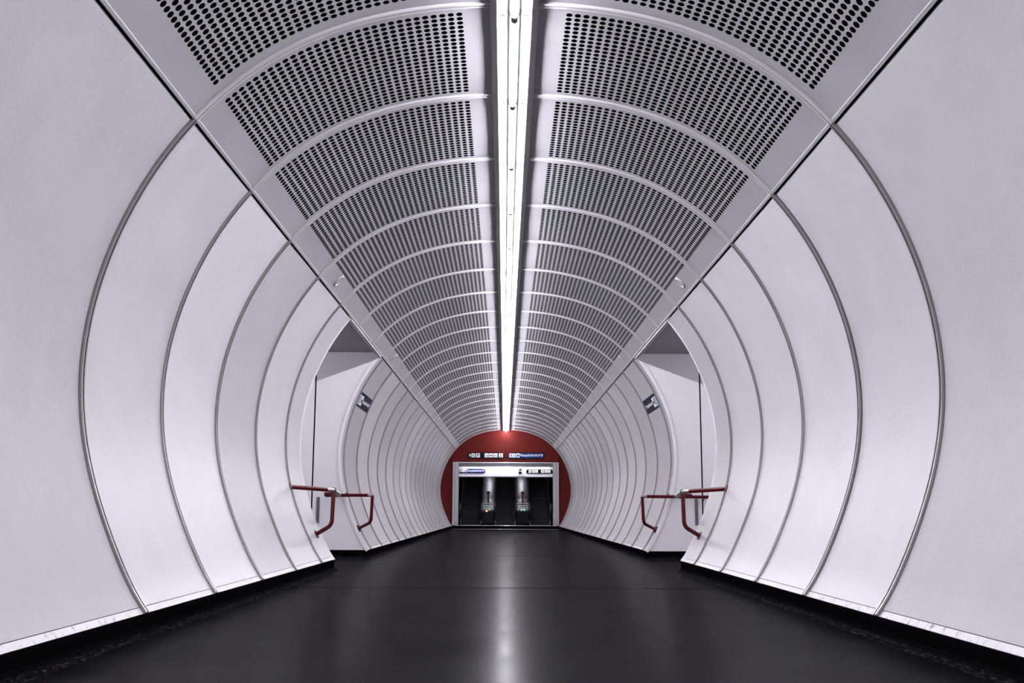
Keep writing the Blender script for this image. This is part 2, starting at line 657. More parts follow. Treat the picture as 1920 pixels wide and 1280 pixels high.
# ------------------------------------------------------------------ wall sheets, ribs, foot strips
GAP = .0085
SHADE = {-1: {-1: .73, 1: .90, 2: 1.06, 3: .78, 4: 1.0, 5: .95}, 1: {-1: .75, 1: .90, 2: 1.02, 3: 1.0, 4: .95, 5: .80}}   # each sheet's own tint
FOOT = .032
S_W0 = S_J + GAP
S_W1 = S_END - FOOT
for sd in (-1, 1):
    wall = walls[sd]
    cache = {}

    def wall_bay(n0, n1):
        w = round(n1 - n0, 3)
        far = n0 > 6
        key = (w, far)
        if key not in cache:
            g = .047
            mat = M['wallbare'] if far else (M['wallgrain'] if w > 1 else M['wall'])
            cache[key] = (sheet_mesh('wall_sheet', S_W0, S_W1, w - g, sd, mat, 44),
                        sheet_mesh('foot_strip', S_W1 + .003, S_END - .001, w - g, sd, M['foot'], 2))
        zc = Z_OF((n0 + n1) / 2) * U
        sh = put('wall_sheet', cache[key][0], wall, (0, zc, 0))
        f = SHADE[sd].get(n0, random.uniform(.80, 1.06) if far else 1.0)
        sh.color = (f, f, f, 1)
        sh.rotation_euler.z = random.uniform(-.0035, .0035) if w <= 1 else 0
        put('foot_strip', cache[key][1], wall, (0, zc, 0))
    js = BAYS_A + [OPEN0]
    for a, b in zip(js[:-1], js[1:]):
        wall_bay(a, b)
    js2 = [OPEN1] + list(range(8, 25)) + [N_END]
    for a, b in zip(js2[:-1], js2[1:]):
        wall_bay(a, b)
    rib_me = smooth_sweep_mesh('wall_rib', S_J - .004, S_END + .004, sd, M['rib'], 40)
    for n in BAYS_A[1:] + list(range(8, 25)):
        put('wall_rib', rib_me, wall, (0, Z_OF(n) * U, 0))
    # slim edge profile either side of the passage opening and at the portal
    mb = MB()
    swept(mb, S_J - .004, S_END + .004, [(-.008, -.03), (-.008, .004), (.006, .004), (.006, -.03)], 0, 40, sd)
    edge_me = mb.mesh('edge_profile', M['white'])
    for n in (OPEN0 + .004, OPEN1 - .004, N_END - .010):
        put('edge_profile', edge_me, wall, (0, Z_OF(n) * U, 0))

# ------------------------------------------------------------------ ceiling: perforated sheets, ribs, edge trims
H_WING = .109
S_C0 = s_of_h(H_WING) - .010
TRIM = .018
S_C1 = S_J - TRIM
S_P0 = s_of_h(.244) - .019
NCOL = 30
S_P1 = S_J - .152
PITCH_S = (S_P1 - S_P0) / NCOL
PITCH_Z = .0402
HOLE, HOLE_Z = .0144, .0166
SAG = .0048


def perforated(name, nbays, side, nrows):
    width = nbays - .044
    zlen = width
    mb_v, mb_f, mi, sm = [], [], [], []
    row0 = .080 - .5 - PITCH_Z / 2 if nbays == 1 else None
    z_first = -width / 2
    if nbays == 1:
        zr0 = -.5 + .083 - PITCH_Z / 2
    else:
        zr0 = -nbays / 2 + .083 - PITCH_Z / 2
    zr1 = zr0 + nrows * PITCH_Z

    def P(s, z, d=0.0):
        t = (z / nbays) + .5
        sg = SAG * 4 * t * (1 - t)
        h, v = prof(s, d - sg)
        return (side * h * U, z * U, (v - VF) * U)
    ss = list(np.linspace(S_C0, S_P0, 7)) + [S_P0 + PITCH_S * k for k in range(1, NCOL + 1)] + list(np.linspace(S_P1, S_C1, 6))[1:]
    zs = [-width / 2] + [zr0 + PITCH_Z * k for k in range(nrows + 1)] + [width / 2]
    ns, nz = len(ss), len(zs)
    for s in ss:
        for z in zs:
            mb_v.append(P(s, z))
    g = lambda i, k: i * nz + k
    SEG = 12
    for i in range(ns - 1):
        hole_col = 6 <= i < 6 + NCOL
        for k in range(nz - 1):
            c = [g(i, k), g(i + 1, k), g(i + 1, k + 1), g(i, k + 1)]
            if not (hole_col and 1 <= k < 1 + nrows):
                mb_f.append(tuple(c)); mi.append(0); sm.append(True)
                continue
            sc, zc = (ss[i] + ss[i + 1]) / 2, (zs[k] + zs[k + 1]) / 2
            base = len(mb_v)
            for q in range(SEG):
                a = 2 * math.pi * (q + .5) / SEG - 3 * math.pi / 4 - math.pi / SEG
                mb_v.append(P(sc + HOLE * math.cos(a), zc + HOLE_Z * math.sin(a)))
            rim0 = len(mb_v)
            mb_v.extend(mb_v[base:base + SEG])
            inner = len(mb_v)
            for q in range(SEG):
                a = 2 * math.pi * (q + .5) / SEG - 3 * math.pi / 4 - math.pi / SEG
                mb_v.append(P(sc + HOLE * math.cos(a), zc + HOLE_Z * math.sin(a), .0003))
            # hole vertex q at angle 30q-135 deg: corner 0 (-s,-z) is at -135
            for cn in range(4):
                q0 = cn * 3
                mid = [base + (q0 + e) % SEG for e in range(-1, 3)]
                # fan of the corner over the two neighbouring hole edges
                mb_f.append((c[cn], mid[1], mid[0])); mi.append(0); sm.append(True)
                mb_f.append((c[cn], mid[2], mid[1])); mi.append(0); sm.append(True)
                # bridge to the next corner
                a0, a1 = base + (q0 + 1) % SEG, base + (q0 + 2) % SEG
                mb_f.append((c[cn], c[(cn + 1) % 4], a1, a0)); mi.append(0); sm.append(True)
            for q in range(SEG):
                mb_f.append((rim0 + q, rim0 + (q + 1) % SEG, inner + (q + 1) % SEG, inner + q)); mi.append(1); sm.append(False)
    me = bpy.data.meshes.new(name)
    me.from_pydata(mb_v, [], mb_f)
    me.materials.append(M['ceil'])
    me.materials.append(M['rim'])
    me.polygons.foreach_set('material_index', mi)
    me.polygons.foreach_set('use_smooth', sm)
    me.update()
    return me


ceil_joints = BAYS_A + list(range(6, 25)) + [25]
for sd in (-1, 1):
    one = perforated('ceiling_sheet', 1, sd, 22)
    two = perforated('ceiling_sheet', 2, sd, 46)
    rib_me = smooth_sweep_mesh('ceiling_rib', S_C0 - .002, S_J - .006, sd, M['crib'], 30)
    trims = {}
    for a, b in zip(ceil_joints[:-1], ceil_joints[1:]):
        w = b - a
        zc = Z_OF((a + b) / 2) * U
        put('ceiling_sheet', one if w == 1 else two, ceiling, (0, zc, 0))
        if w not in trims:
            mb = MB()
            q = []
            for s, d in ((S_C1 - .001, .004), (S_C1 - .001, -.006), (S_C1 + .003, -.008), (S_J - .002, -.008), (S_J - .001, .010)):
                h, v = prof(s, d)
                q.append((sd * h * U, (v - VF) * U))
            hw = (w - .044) / 2 * U
            mb.prism(q, -hw, hw, 'y')
            trims[w] = mb.mesh('edge_trim', M['trim'])
        put('edge_trim', trims[w], ceiling, (0, zc, 0))
        if b != 25:
            put('ceiling_rib', rib_me, ceiling, (0, Z_OF(b) * U, 0))
    put('ceiling_rib', rib_me, ceiling, (0, Z_OF(25) * U - .04, 0))
# flat black board above the light row closes the slot between the sheets
mb = MB()
mb.box(-.12 * U, .12 * U, ZB * U, Z_END * U, (2.196 - VF) * U, (2.204 - VF) * U)
mb.build('slot_board', M['void'], ceiling)

# ------------------------------------------------------------------ floor
FX = 1.40
floor_me = MB()
floor_me.box(-5.2, 5.2, ZB * U - .2, (Z_END + .05) * U, -.06, -.012)
floor = struct(floor_me.build('floor', M['void']), 'black rubber floor of the tunnel with fine cross joints', 'floor')
fj = [ZB] + [Z_OF(n) for n in (-5.8, -1.1, 3.62, 8.39, 13.15, 17.9, 22.6)] + [Z_END + .02]
for a, b in zip(fj[:-1], fj[1:]):
    mb = MB()
    mb.box(-5.2, 5.2, a * U + .032, b * U - .032, -.012, 0.0)
    mb.build('floor_sheet', M['floor'], floor)

# ------------------------------------------------------------------ skirtings (coved)
SK_TOP = -.408
B_H = float(prof(S_END)[0])


def cove(h_top, out=.03):
    """skirting section in bays relative to h: (h, v)"""
    h0 = h_top
    return [(h0 + .05, SK_TOP), (h0 - .000, SK_TOP), (h0 - .001, SK_TOP - .012), (h0 + .001, VF + .030), (h0 - .006, VF + .016), (h0 - .018, VF + .006), (h0 - .042, VF + .0008), (h0 - .042, VF - .003), (h0 + .05, VF - .003)]


for nm, sd in (('baseboard_left', -1), ('baseboard_right', 1)):
    mb = MB()
    for a, b in ((N_BACK, OPEN0 + .01), (OPEN1 - .01, N_END)):
        q = [(sd * h * U, (v - VF) * U) for h, v in cove(B_H + .002)]
        mb.prism(q, Z_OF(a) * U, Z_OF(b) * U, 'y')
    # along the passage's far and near walls
    for zz, dr in ((OPEN1, -1), (OPEN0, 1)):
        x0, x1 = sorted((sd * (B_H + .045) * U, sd * 2.95 * U))
        q = [((Z_OF(zz) + dr * (B_H + .042 - h)) * U, (v - VF) * U) for h, v in cove(B_H + .03)]
        mb.prism(q, x0, x1, 'x')
    struct(mb.build(nm, M['skirting']), 'black coved skirting with scuffed foot along the tunnel wall', 'skirting')

# ------------------------------------------------------------------ cross passages
SOF = 1.676
for nm, sd in (('left', -1), ('right', 1)):
    X0, X1 = 1.36, 3.0
    z0, z1 = Z_OF(OPEN0), Z_OF(OPEN1)
    t = .12

    def jamb_outline(hx1):
        # wall end that follows the vault: from skirting up to the soffit
        pts = []
        for i in range(25):
            s = S_END + (S_J - S_END) * i / 24
            pts.append(prof(s, .004))
        pts.append((1.385, SOF))
        pts += [(hx1, SOF), (hx1, VF)]
        pts.append((B_H + .03, VF))
        return pts
    # far wall of the passage in two boards with an open joint at 2.058
    for face, dz in ((z1 + .0, t), (z0 - .0, -t)):
        mb = MB()
        JX = 2.055
        o1 = [(h, v) for h, v in jamb_outline(JX - .008)]
        mb.prism([(sd * h * U, (v - VF) * U) for h, v in o1], face * U, (face + dz * .7) * U, 'y')
        board = mb
        o = struct(board.build('wall_passage_' + ('far_' if dz > 0 else 'near_') + nm, M['white']),
                   'white painted side wall of the cross passage ' + ('beside the blue sign' if dz > 0 else 'behind the handrail corner'), 'wall')
        mb = MB()
        xa, xb = sorted((sd * (JX + .008) * U, sd * X1 * U))
        mb.box(xa, xb, face * U, (face + dz * .7) * U, 0, (SOF - VF) * U)
        mb.build('wall_board', M['white'], o)
        mb = MB()
        xa, xb = sorted((sd * (JX - .02) * U, sd * (JX + .02) * U))
        ya, yb = sorted(((face + dz * .10) * U, (face + dz * .6) * U))
        mb.box(xa, xb, ya, yb, .01, (SOF - VF) * U - .01)
        mb.build('joint_strip', M['void'], o)
    mb = MB()
    xa, xb = sorted((sd * 1.372 * U, sd * X1 * U))
    mb.box(xa, xb, (z0 - .08) * U, (z1 + .08) * U, (SOF - VF) * U, (SOF + .03 - VF) * U)
    so = struct(mb.build('ceiling_passage_' + nm, M['soffit']), 'flat grey soffit of the cross passage', 'ceiling')
    mb = MB()                                         # sloping edge band under the vault trim, in two lengths
    for a, b in ((z0, (z0 + z1) / 2 - .003), ((z0 + z1) / 2 + .003, z1)):
        q = [(1.362, 1.618), (1.374, 1.612), (1.437, 1.668), (1.437, 1.680), (1.37, 1.680)]
        m2 = MB()
        m2.prism([(sd * h * U, (v - VF) * U) for h, v in q], a * U, b * U, 'y')
        m2.build('edge_band', M['trim'], so)
    mb = MB()
    xa, xb = sorted((sd * X1 * U, sd * (X1 + .06) * U))
    mb.box(xa, xb, (z0 - .1) * U, (z1 + .1) * U, 0, (SOF + .03 - VF) * U)
    struct(mb.build('wall_passage_end_' + nm, M['white']), 'white end wall of the cross passage', 'wall')
    # ceiling luminaire of the passage
    L = thing('passage_light', 'white linear light on the soffit of the cross passage', 'ceiling light',
              (sd * 2.72 * U, (z0 + z1) / 2 * U, (SOF - VF) * U), 'passage lights')
    mb = MB()
    mb.box(-.06, .06, -.75, .75, -.05, 0, 0, .008)
    mb.build('housing', M['reflector'], L)
    mb = MB()
    mb.tube([(0, -.7, -.066), (0, .7, -.066)], .018, 10)
    mb.build('tube', M['passagetube'], L)

# ------------------------------------------------------------------ fluorescent row
V_TUBE, V_LOW, V_REF = 2.125, 2.148, 2.160
LAMP_N = [n + .022 for n in range(-9, 25)]


def lamp_parts():
    hw = .5 * U - .004
    mb = MB()                                           # white reflector tray
    q = [(-.075, V_LOW), (-.045, V_REF), (.045, V_REF), (.075, V_LOW), (.075, V_LOW + .004), (.047, V_REF + .006), (-.047, V_REF + .006), (-.075, V_LOW + .004)]
    mb.prism([(h * U, (v - VF) * U) for h, v in q], -hw, hw, 'y')
    ref = mb.mesh('reflector', M['reflector'])
    wings = []
    for sd in (-1, 1):
        mb = MB()
        q = [(.0745, V_LOW - .001), (.078, V_LOW - .001), (.111, 2.180), (.111, 2.190), (.0745, V_LOW + .006)]
        mb.prism([(sd * h * U, (v - VF) * U) for h, v in q], -hw - .002, hw + .002, 'y')
        wings.append(mb.mesh('side_wing', M['wing']))
    mb = MB()
    mb.box(-.021 * U, .021 * U, -hw * .985, hw * .985, (V_TUBE + .014 - VF) * U, (V_REF + .001 - VF) * U, 0, .004)
    body = mb.mesh('batten', M['reflector'])
    mb = MB()
    mb.tube([(0, -hw + .040, (V_TUBE - VF) * U), (0, hw - .040, (V_TUBE - VF) * U)], .019, 12)
    tube = mb.mesh('tube', M['tube'])
    out = [('reflector', ref), ('side_wing', wings[0]), ('side_wing', wings[1]), ('batten', body), ('tube', tube)]
    for e in (-1, 1):
        mb = MB()
        ya, yb = sorted((e * (hw - .002), e * (hw - .042)))
        zt_ = (V_TUBE - VF) * U
        mb.tube([(0, ya, zt_), (0, yb, zt_)], .027, 16)
        mb.box(-.016, .016, ya + .002, yb - .002, zt_ + .008, (V_TUBE + .016 - VF) * U)
        out.append(('lamp_holder', mb.mesh('lamp_holder', M['holder'])))
    for e in (-1, 1):                                   # cross bridge seen as a short dark tick on the tray
        mb = MB()
        xa, xb = sorted((e * .072 * U, e * .044 * U))
        mb.box(xa, xb, -hw + .05, -hw + .060, (V_LOW + .001 - VF) * U, (V_REF + .001 - VF) * U)
        out.append(('tray_bridge', mb.mesh('tray_bridge', M['holder'])))
    return out


LP = lamp_parts()
for n in LAMP_N:
    t = thing('fluorescent_light', 'bare fluorescent tube light in the continuous row along the tunnel crown', 'ceiling light',
              (0, Z_OF(n + .5) * U, 0), 'tube lights along the tunnel crown')
    for nm, me in LP:
        put(nm, me, t)

# ------------------------------------------------------------------ round speakers on the plain ceiling margin
mbp = MB()
seg = 24
ring = [(.085, -.012), (.085, .002), (.080, .007), (.070, .007), (.064, .001), (.0, .001)]
vv = []
for r, z in ring[:-1]:
    vv += [(r * math.cos(2 * math.pi * k / seg), r * math.sin(2 * math.pi * k / seg), z) for k in range(seg)]
ff = [(i * seg + k, i * seg + (k + 1) % seg, (i + 1) * seg + (k + 1) % seg, (i + 1) * seg + k) for i in range(4) for k in range(seg)]
mbp.add(vv, ff)
rim_me = mbp.mesh('speaker_rim', M['crib'])
mbp = MB()
mbp.add([(.063 * math.cos(2 * math.pi * k / seg), .063 * math.sin(2 * math.pi * k / seg), .0015) for k in range(seg)], [tuple(range(seg))])
mbp.add([(.083 * math.cos(2 * math.pi * k / seg), .083 * math.sin(2 * math.pi * k / seg), -.010) for k in range(seg)], [tuple(range(seg))[::-1]])
grille_me = mbp.mesh('speaker_grille', M['ceil'])
for sd in (-1, 1):
    for n in (-3.55, 4.45, 8.45, 12.45, 16.45, 20.45, 24.45):
        s = S_J - .105
        h, v = prof(s, -SAG)
        h2, v2 = prof(s, -SAG - .01)
        nr = Vector((sd * (h2 - h), 0, v2 - v)).normalized()
        t = thing('ceiling_speaker', 'small round white rimmed speaker on the plain margin of the perforated ceiling', 'speaker',
                  (sd * h * U + nr.x * .010, Z_OF(n) * U, (v - VF) * U + nr.z * .010), 'round ceiling speakers')
        t.rotation_mode = 'QUATERNION'
        t.rotation_quaternion = Vector((0, 0, 1)).rotation_difference(nr)
        put('rim', rim_me, t)
        put('grille', grille_me, t)

# ------------------------------------------------------------------ red handrails at the passage corners
PR = .029


def flange(mb, c, nrm, r=.062, t=.012):
    c = Vector(c)
    nrm = Vector(nrm).normalized()
    mb.tube([c - nrm * .004, c + nrm * t], r, 16)


def wall_point(v, sd, n, off=0.0):
    s = float(np.interp(-v, -_v[1500:], _s[1500:]))
    h, vv = prof(s, off)
    h2, v2 = prof(s, off - .01)
    return W(sd * h, vv, Z_OF(n)), Vector((sd * (h2 - h), 0, v2 - vv)).normalized()


for sd in (-1, 1):
    # ---- corner before the opening
    t = thing('handrail', 'red tubular handrail with worn silver elbow, at the passage corner away from the blue sign', 'handrail',
              tuple(W(sd * 1.58, -.19, Z_OF(5.38))), 'handrails with worn silver elbows')
    base = Vector(t.location)
    a, na = wall_point(.180, sd, 5.0)
    lo, nl = wall_point(-.195, sd, 5.40)
    EL = W(sd * 1.437, .162, Z_OF(5.384))
    BE = W(sd * 1.441, -.120, Z_OF(5.384))
    zq = Z_OF(5.384)
    sub = lambda pts: [Vector(q) - base for q in pts]
    mb = MB()
    mb.tube(sub([a + na * -.01, a * .5 + EL * .5, a * .14 + EL * .86]), PR)
    mb.build('rail', M['redpipe'], t)
    mb = MB()
    stub_end = W(sd * 1.440, .130, Z_OF(5.384) + .34)
    mb.tube(sub(bent([a * .16 + EL * .84, EL + Vector((0, -.01, .0)), stub_end], .07, 6)), PR * 1.03)
    mb.build('worn_elbow', M['worn'], t)
    mb = MB()
    mb.tube(sub(bent([EL + Vector((0, .03, -.0)), BE, lo + nl * .0 + (lo - BE).normalized() * .01], .075, 6)), PR)
    mb.build('post', M['redpipe'], t)
    mb = MB()
    d = (EL - a).normalized()
    mb.tube(sub([EL + Vector((0, .02, 0)), EL + Vector((0, .045, -.004))]), PR * 1.28, 16)
    mb.build('clamp_ring', M['dark'], t)
    mb = MB()
    mb.tube(sub(bent([W(sd * 1.46, .152, zq + .07), W(sd * 1.48, .134, zq + .10), W(sd * 1.525, .130, zq + .11)], .06, 5)), PR)
    mb.build('return_rail', M['redpipe'], t)
    for fp, fn in ((a, na), (lo, BE - lo)):
        mb = MB()
        flange(mb, fp - base, fn)
        mb.build('flange', M['redpipe'], t)
    # ---- corner after the opening
    t = thing('handrail', 'red tubular handrail running from the passage wall to a post beneath the blue sign', 'handrail',
              tuple(W(sd * 1.55, -.19, Z_OF(7.9))), 'handrails beneath the blue signs')
    base = Vector(t.location)
    zr = 10.94
    lo, nl = wall_point(-.192, sd, 7.86)
    xo = 1.90 if sd < 0 else 2.15
    TE = W(sd * 1.402, .156, zr)
    BE = W(sd * 1.418, -.120, zr)
    mb = MB()
    mb.tube(sub([W(sd * xo, .152, zr), W(sd * 1.60, .155, zr), TE + Vector((sd * .02, 0, 0))]), PR)
    mb.build('rail', M['redpipe'], t)
    mb = MB()
    mb.tube(sub([TE + Vector((sd * .09, 0, 0)), TE + Vector((sd * -.006, 0, 0))]), PR * 1.09, 14)
    mb.build('worn_elbow', M['worn'], t)
    mb = MB()
    mb.tube(sub(bent([TE + Vector((sd * .012, 0, .0)), BE, lo + (lo - BE).normalized() * .01], .075, 6)), PR)
    mb.build('post', M['redpipe'], t)
    mb = MB()
    flange(mb, lo - base, (BE - lo))
    mb.build('flange', M['redpipe'], t)
    mb = MB()
    bp, bn = wall_point(.155, sd, 7.87)
    bp = bp - base
    mb.box(bp.x - .008, bp.x + .012, bp.y - .03, bp.y + .03, bp.z - .055, bp.z + .055, 0, .004)
    mb.build('wall_plate', M['dark'], t)
    mb = MB()
    q = W(sd * xo * .96, .152, zr) - base
    mb.tube([q + Vector((0, .13, -.06)), q + Vector((0, .0, -.02))], .009, 8)
    mb.build('bracket', M['dark'], t)
    # ---- grey upright fixed to the passage wall
    o = MB()
    o.box(-.026, .026, -.03, .0, 0, .46, 0, .005)
    u = thing('wall_upright', 'short grey metal upright bolted to the passage wall behind the handrail', 'metal bar', tuple(W(sd * 1.985, -.135, Z_OF(OPEN1))), 'grey uprights in the passages')
    o.build('bar', M['steel_dark'], u)
    o = MB()
    o.tube([(0, -.028, .03), (0, -.042, .03)], .012, 10)
    o.build('bolt', M['rib'], u)


# ------------------------------------------------------------------ sign helpers
def plate_round(mb, x0, x1, z0, z1, y0, y1, r, mi=0, n=8):
    pts = []
    r = min(r, (z1 - z0) / 2 - 1e-4, (x1 - x0) / 2 - 1e-4)
    for cx, cz, a0 in ((x1 - r, z1 - r, 0), (x0 + r, z1 - r, 90), (x0 + r, z0 + r, 180), (x1 - r, z0 + r, 270)):
        for k in range(n + 1):
            a = math.radians(a0 + 90 * k / n)
            pts.append((cx + r * math.cos(a), cz + r * math.sin(a)))
    mb.prism(pts, y0, y1, 'y', mi)


def flat_poly(mb, pts, y, th=.003, mi=0):
    mb.prism(pts, y - th, y, 'y', mi)


def arrow_up(mb, cx, cz, s, y, mi=0):
    pts = [(-.09, -.5), (.09, -.5), (.09, .12), (.30, -.08), (.40, .03), (0, .5), (-.40, .03), (-.30, -.08), (-.09, .12)]
    flat_poly(mb, [(cx + a * s, cz + b * s) for a, b in pts], y, .003, mi)


def text_mesh(body, height, width=None, bold=0.0):
    cu = bpy.data.curves.new('txt', 'FONT')
    cu.body = body
    cu.size = 1.0
    cu.offset = bold
    cu.extrude = .0
    ob = bpy.data.objects.new('txt', cu)
    COL.objects.link(ob)
    dg = bpy.context.evaluated_depsgraph_get()
    me = bpy.data.meshes.new_from_object(ob.evaluated_get(dg))
    bpy.data.objects.remove(ob)
    co = np.array([v.co[:] for v in me.vertices])
    mn, mx = co.min(0), co.max(0)
    sx = width / (mx[0] - mn[0]) if width else height / (mx[1] - mn[1])
    sz = height / (mx[1] - mn[1])
    for v in me.vertices:
        v.co = Vector(((v.co.x - mn[0]) * sx, 0, (v.co.y - mn[1]) * sz))
    me.update()
    return me


def logo(mb, x0, x1, z0, z1, y):
    """S-shaped emblem in red and cyan halves; material slots 1 red, 2 cyan, 0 white"""
    cx, cz = (x0 + x1) / 2, (z0 + z1) / 2
    r = (z1 - z0) * .42
    w = (x1 - x0)
    # red crescent on the left
    pts = [(cx - w * .06 + r * math.cos(a), cz + r * math.sin(a)) for a in np.linspace(math.radians(80), math.radians(280), 14)]
    pts += [(cx - w * .02 - r * .30 * math.cos(a), cz - r * .95 * math.sin(a)) for a in np.linspace(math.radians(80), math.radians(-80), 8)]
    flat_poly(mb, pts, y, .003, 1)
    # cyan half disc on the right with an S cut in white
    pts = [(cx + w * .10 + r * .95 * math.cos(a), cz + r * math.sin(a)) for a in np.linspace(-math.pi * .62, math.pi * .62, 18)]
    flat_poly(mb, pts, y, .003, 2)
    sp = []
    for k in range(17):
        t = k / 16
        a = math.radians(40 + 230 * min(1, t * 2)) if t < .5 else math.radians(90 - 230 * (t - .5) * 2)
        c2 = (cx + w * .13, cz + r * (.30 if t < .5 else -.30))
        sp.append((c2[0] + r * .36 * math.cos(a), c2[1] + r * .30 * math.sin(a)))
    wd = r * .12
    L_, R_ = [], []
    for i, q in enumerate(sp):
        a = sp[max(0, i - 1)]
        b = sp[min(16, i + 1)]
        tx, tz = b[0] - a[0], b[1] - a[1]
        l = math.hypot(tx, tz) or 1
        L_.append((q[0] - tz / l * wd, q[1] + tx / l * wd))
        R_.append((q[0] + tz / l * wd, q[1] - tx / l * wd))
    for i in range(16):
        flat_poly(mb, [L_[i], L_[i + 1], R_[i + 1], R_[i]], y - .003, .002, 0)


def train(mb, x0, x1, z0, z1, y, mi=3):
    """small train pictogram"""
    w, h = x1 - x0, z1 - z0
    pts = [(.12, .25), (.88, .25), (.88, .55), (.70, .78), (.40, .78), (.30, .50), (.12, .40)]
    flat_poly(mb, [(x0 + a * w, z0 + b * h) for a, b in pts], y, .003, mi)
    flat_poly(mb, [(x0 + a * w, z0 + b * h) for a, b in ((.45, .52), (.66, .52), (.62, .68), (.47, .68))], y - .003, .002, 0)


SIGN_MATS = lambda: [M['signwhite'], M['signred'], M['signcyan'], M['signblack'], M['signblue']]


def picto(mb, kind, x0, x1, z0, z1, y):
    w, h = x1 - x0, z1 - z0
    R = lambda a, b, c, d: flat_poly(mb, [(x0 + a * w, z0 + c * h), (x0 + b * w, z0 + c * h), (x0 + b * w, z0 + d * h), (x0 + a * w, z0 + d * h)], y, .003, 3)
    def D(cx, cz, r):
        flat_poly(mb, [(x0 + cx * w + r * w * math.cos(t), z0 + cz * h + r * h * math.sin(t)) for t in np.linspace(0, 2 * math.pi, 12, endpoint=False)], y, .003, 3)
    if kind == 'lift':
        D(.5, .80, .09); R(.40, .60, .36, .68); R(.42, .49, .12, .36); R(.51, .58, .12, .36); R(.14, .20, .1, .9); R(.80, .86, .1, .9)
    elif kind == 'stairs':
        R(.15, .85, .70, .80); R(.30, .70, .55, .68); R(.38, .48, .2, .55); R(.54, .64, .2, .55); R(.15, .3, .55, .62); R(.7, .85, .55, .62)
    elif kind == 'bus':
        R(.15, .85, .34, .44); R(.15, .85, .52, .58); D(.28, .28, .07); D(.72, .28, .07)
    elif kind == 'tram':
        R(.10, .90, .38, .56); R(.2, .34, .60, .64); R(.44, .58, .60, .64); R(.66, .8, .60, .64)
    elif kind == 'wheel':
        D(.45, .80, .10); R(.40, .52, .40, .72); R(.40, .72, .38, .48); R(.64, .74, .18, .42)
        for k in range(10):
            a0 = math.radians(200 + 16 * k)
            a1 = math.radians(216 + 16 * k)
            flat_poly(mb, [(x0 + (.48 + q * math.cos(a)) * w, z0 + (.36 + q * math.sin(a)) * h) for q, a in ((.24, a0), (.24, a1), (.31, a1), (.31, a0))], y, .003, 3)
    elif kind == 'down':
        flat_poly(mb, [(x0 + a * w, z0 + b * h) for a, b in ((.2, .75), (.8, .75), (.5, .25))], y, .003, 3)


def end_sign(name, label, rect, Z, yface, style, squares, text=None, arrow=None, sq_y=None, scale_y=None):
    """flat sign on a plane facing the camera; rect and squares in pixels of the photograph"""
    def c(x, y):
        X, v = px(x, y, Z)
        return X * U, (v - VF) * U
    x0, z1 = c(rect[0], rect[1])
    x1, z0 = c(rect[2], rect[3])
    t = thing(name, label, 'sign', ((x0 + x1) / 2, yface, z0))
    ox, oz = (x0 + x1) / 2, z0
    mb = MB()
    plate_round(mb, x0 - ox, x1 - ox, 0, z1 - oz, -.045, .0, (z1 - z0) * .48)
    mb.build('board', M['signblack'], t)
    hgt = z1 - z0
    if style == 'blue':
        mb = MB()
        e = hgt * .10
        plate_round(mb, x0 - ox + e, x1 - ox - e, e, hgt - e, -.050, -.045, hgt * .36)
        mb.build('face', M['signblue'], t)
    yf = -.050
    mb = MB()
    for (xa, xb, kind) in squares:
        a, zt = c(xa, sq_y[0])
        b, zb = c(xb, sq_y[1])
        a, b, zb, zt = a - ox, b - ox, zb - oz, zt - oz
        flat_poly(mb, [(a, zb), (b, zb), (b, zt), (a, zt)], yf, .004, 0)
        if kind == 'logo':
            logo(mb, a, b, zb, zt, yf - .004)
        elif kind == 'train':
            train(mb, a, b, zb, zt, yf - .004)
        else:
            picto(mb, kind, a, b, zb, zt, yf - .004)
    mb.build('pictograms', SIGN_MATS(), t)
    if arrow:
        a, zc = c(*arrow)
        mb = MB()
        arrow_up(mb, a - ox, zc - oz, hgt * .55, yf)
        mb.build('arrow', M['signwhite'], t)
    if text:
        xa, zb = c(text[1], text[3])
        xb, zt = c(text[2], text[4])
        me = text_mesh(text[0], zt - zb, xb - xa, .012)
        me.materials.clear()
        me.materials.append(M['signwhite'])
        o = put('lettering', me, t, (xa - ox, yf - .003, zb - oz))
    return t


# ------------------------------------------------------------------ far portal: red end wall
YE = Z_END * U
ex = lambda x, y, Z=Z_END: (px(x, y, Z)[0] * U, (px(x, y, Z)[1] - VF) * U)
SILL = (-.388 - VF) * U                        # low sill level at the foot of the portal
FXL, FZT = ex(850, 866)
FXR, _ = ex(1048, 866)
FXL, FXR = -1.432 * U, 1.438 * U
IXL, IXR = -1.268 * U, 1.278 * U
FZT = (1.306 - VF) * U
LZ0 = (1.165 - VF) * U                         # underside of the lintel

# red wall: outline of the vault cut into boards
def vault_x(z, off=.02):
    v = z / U + VF
    k = np.argmin(np.abs(_v - v))
    return float(np.interp(-v, -_v, _h)) * U + off


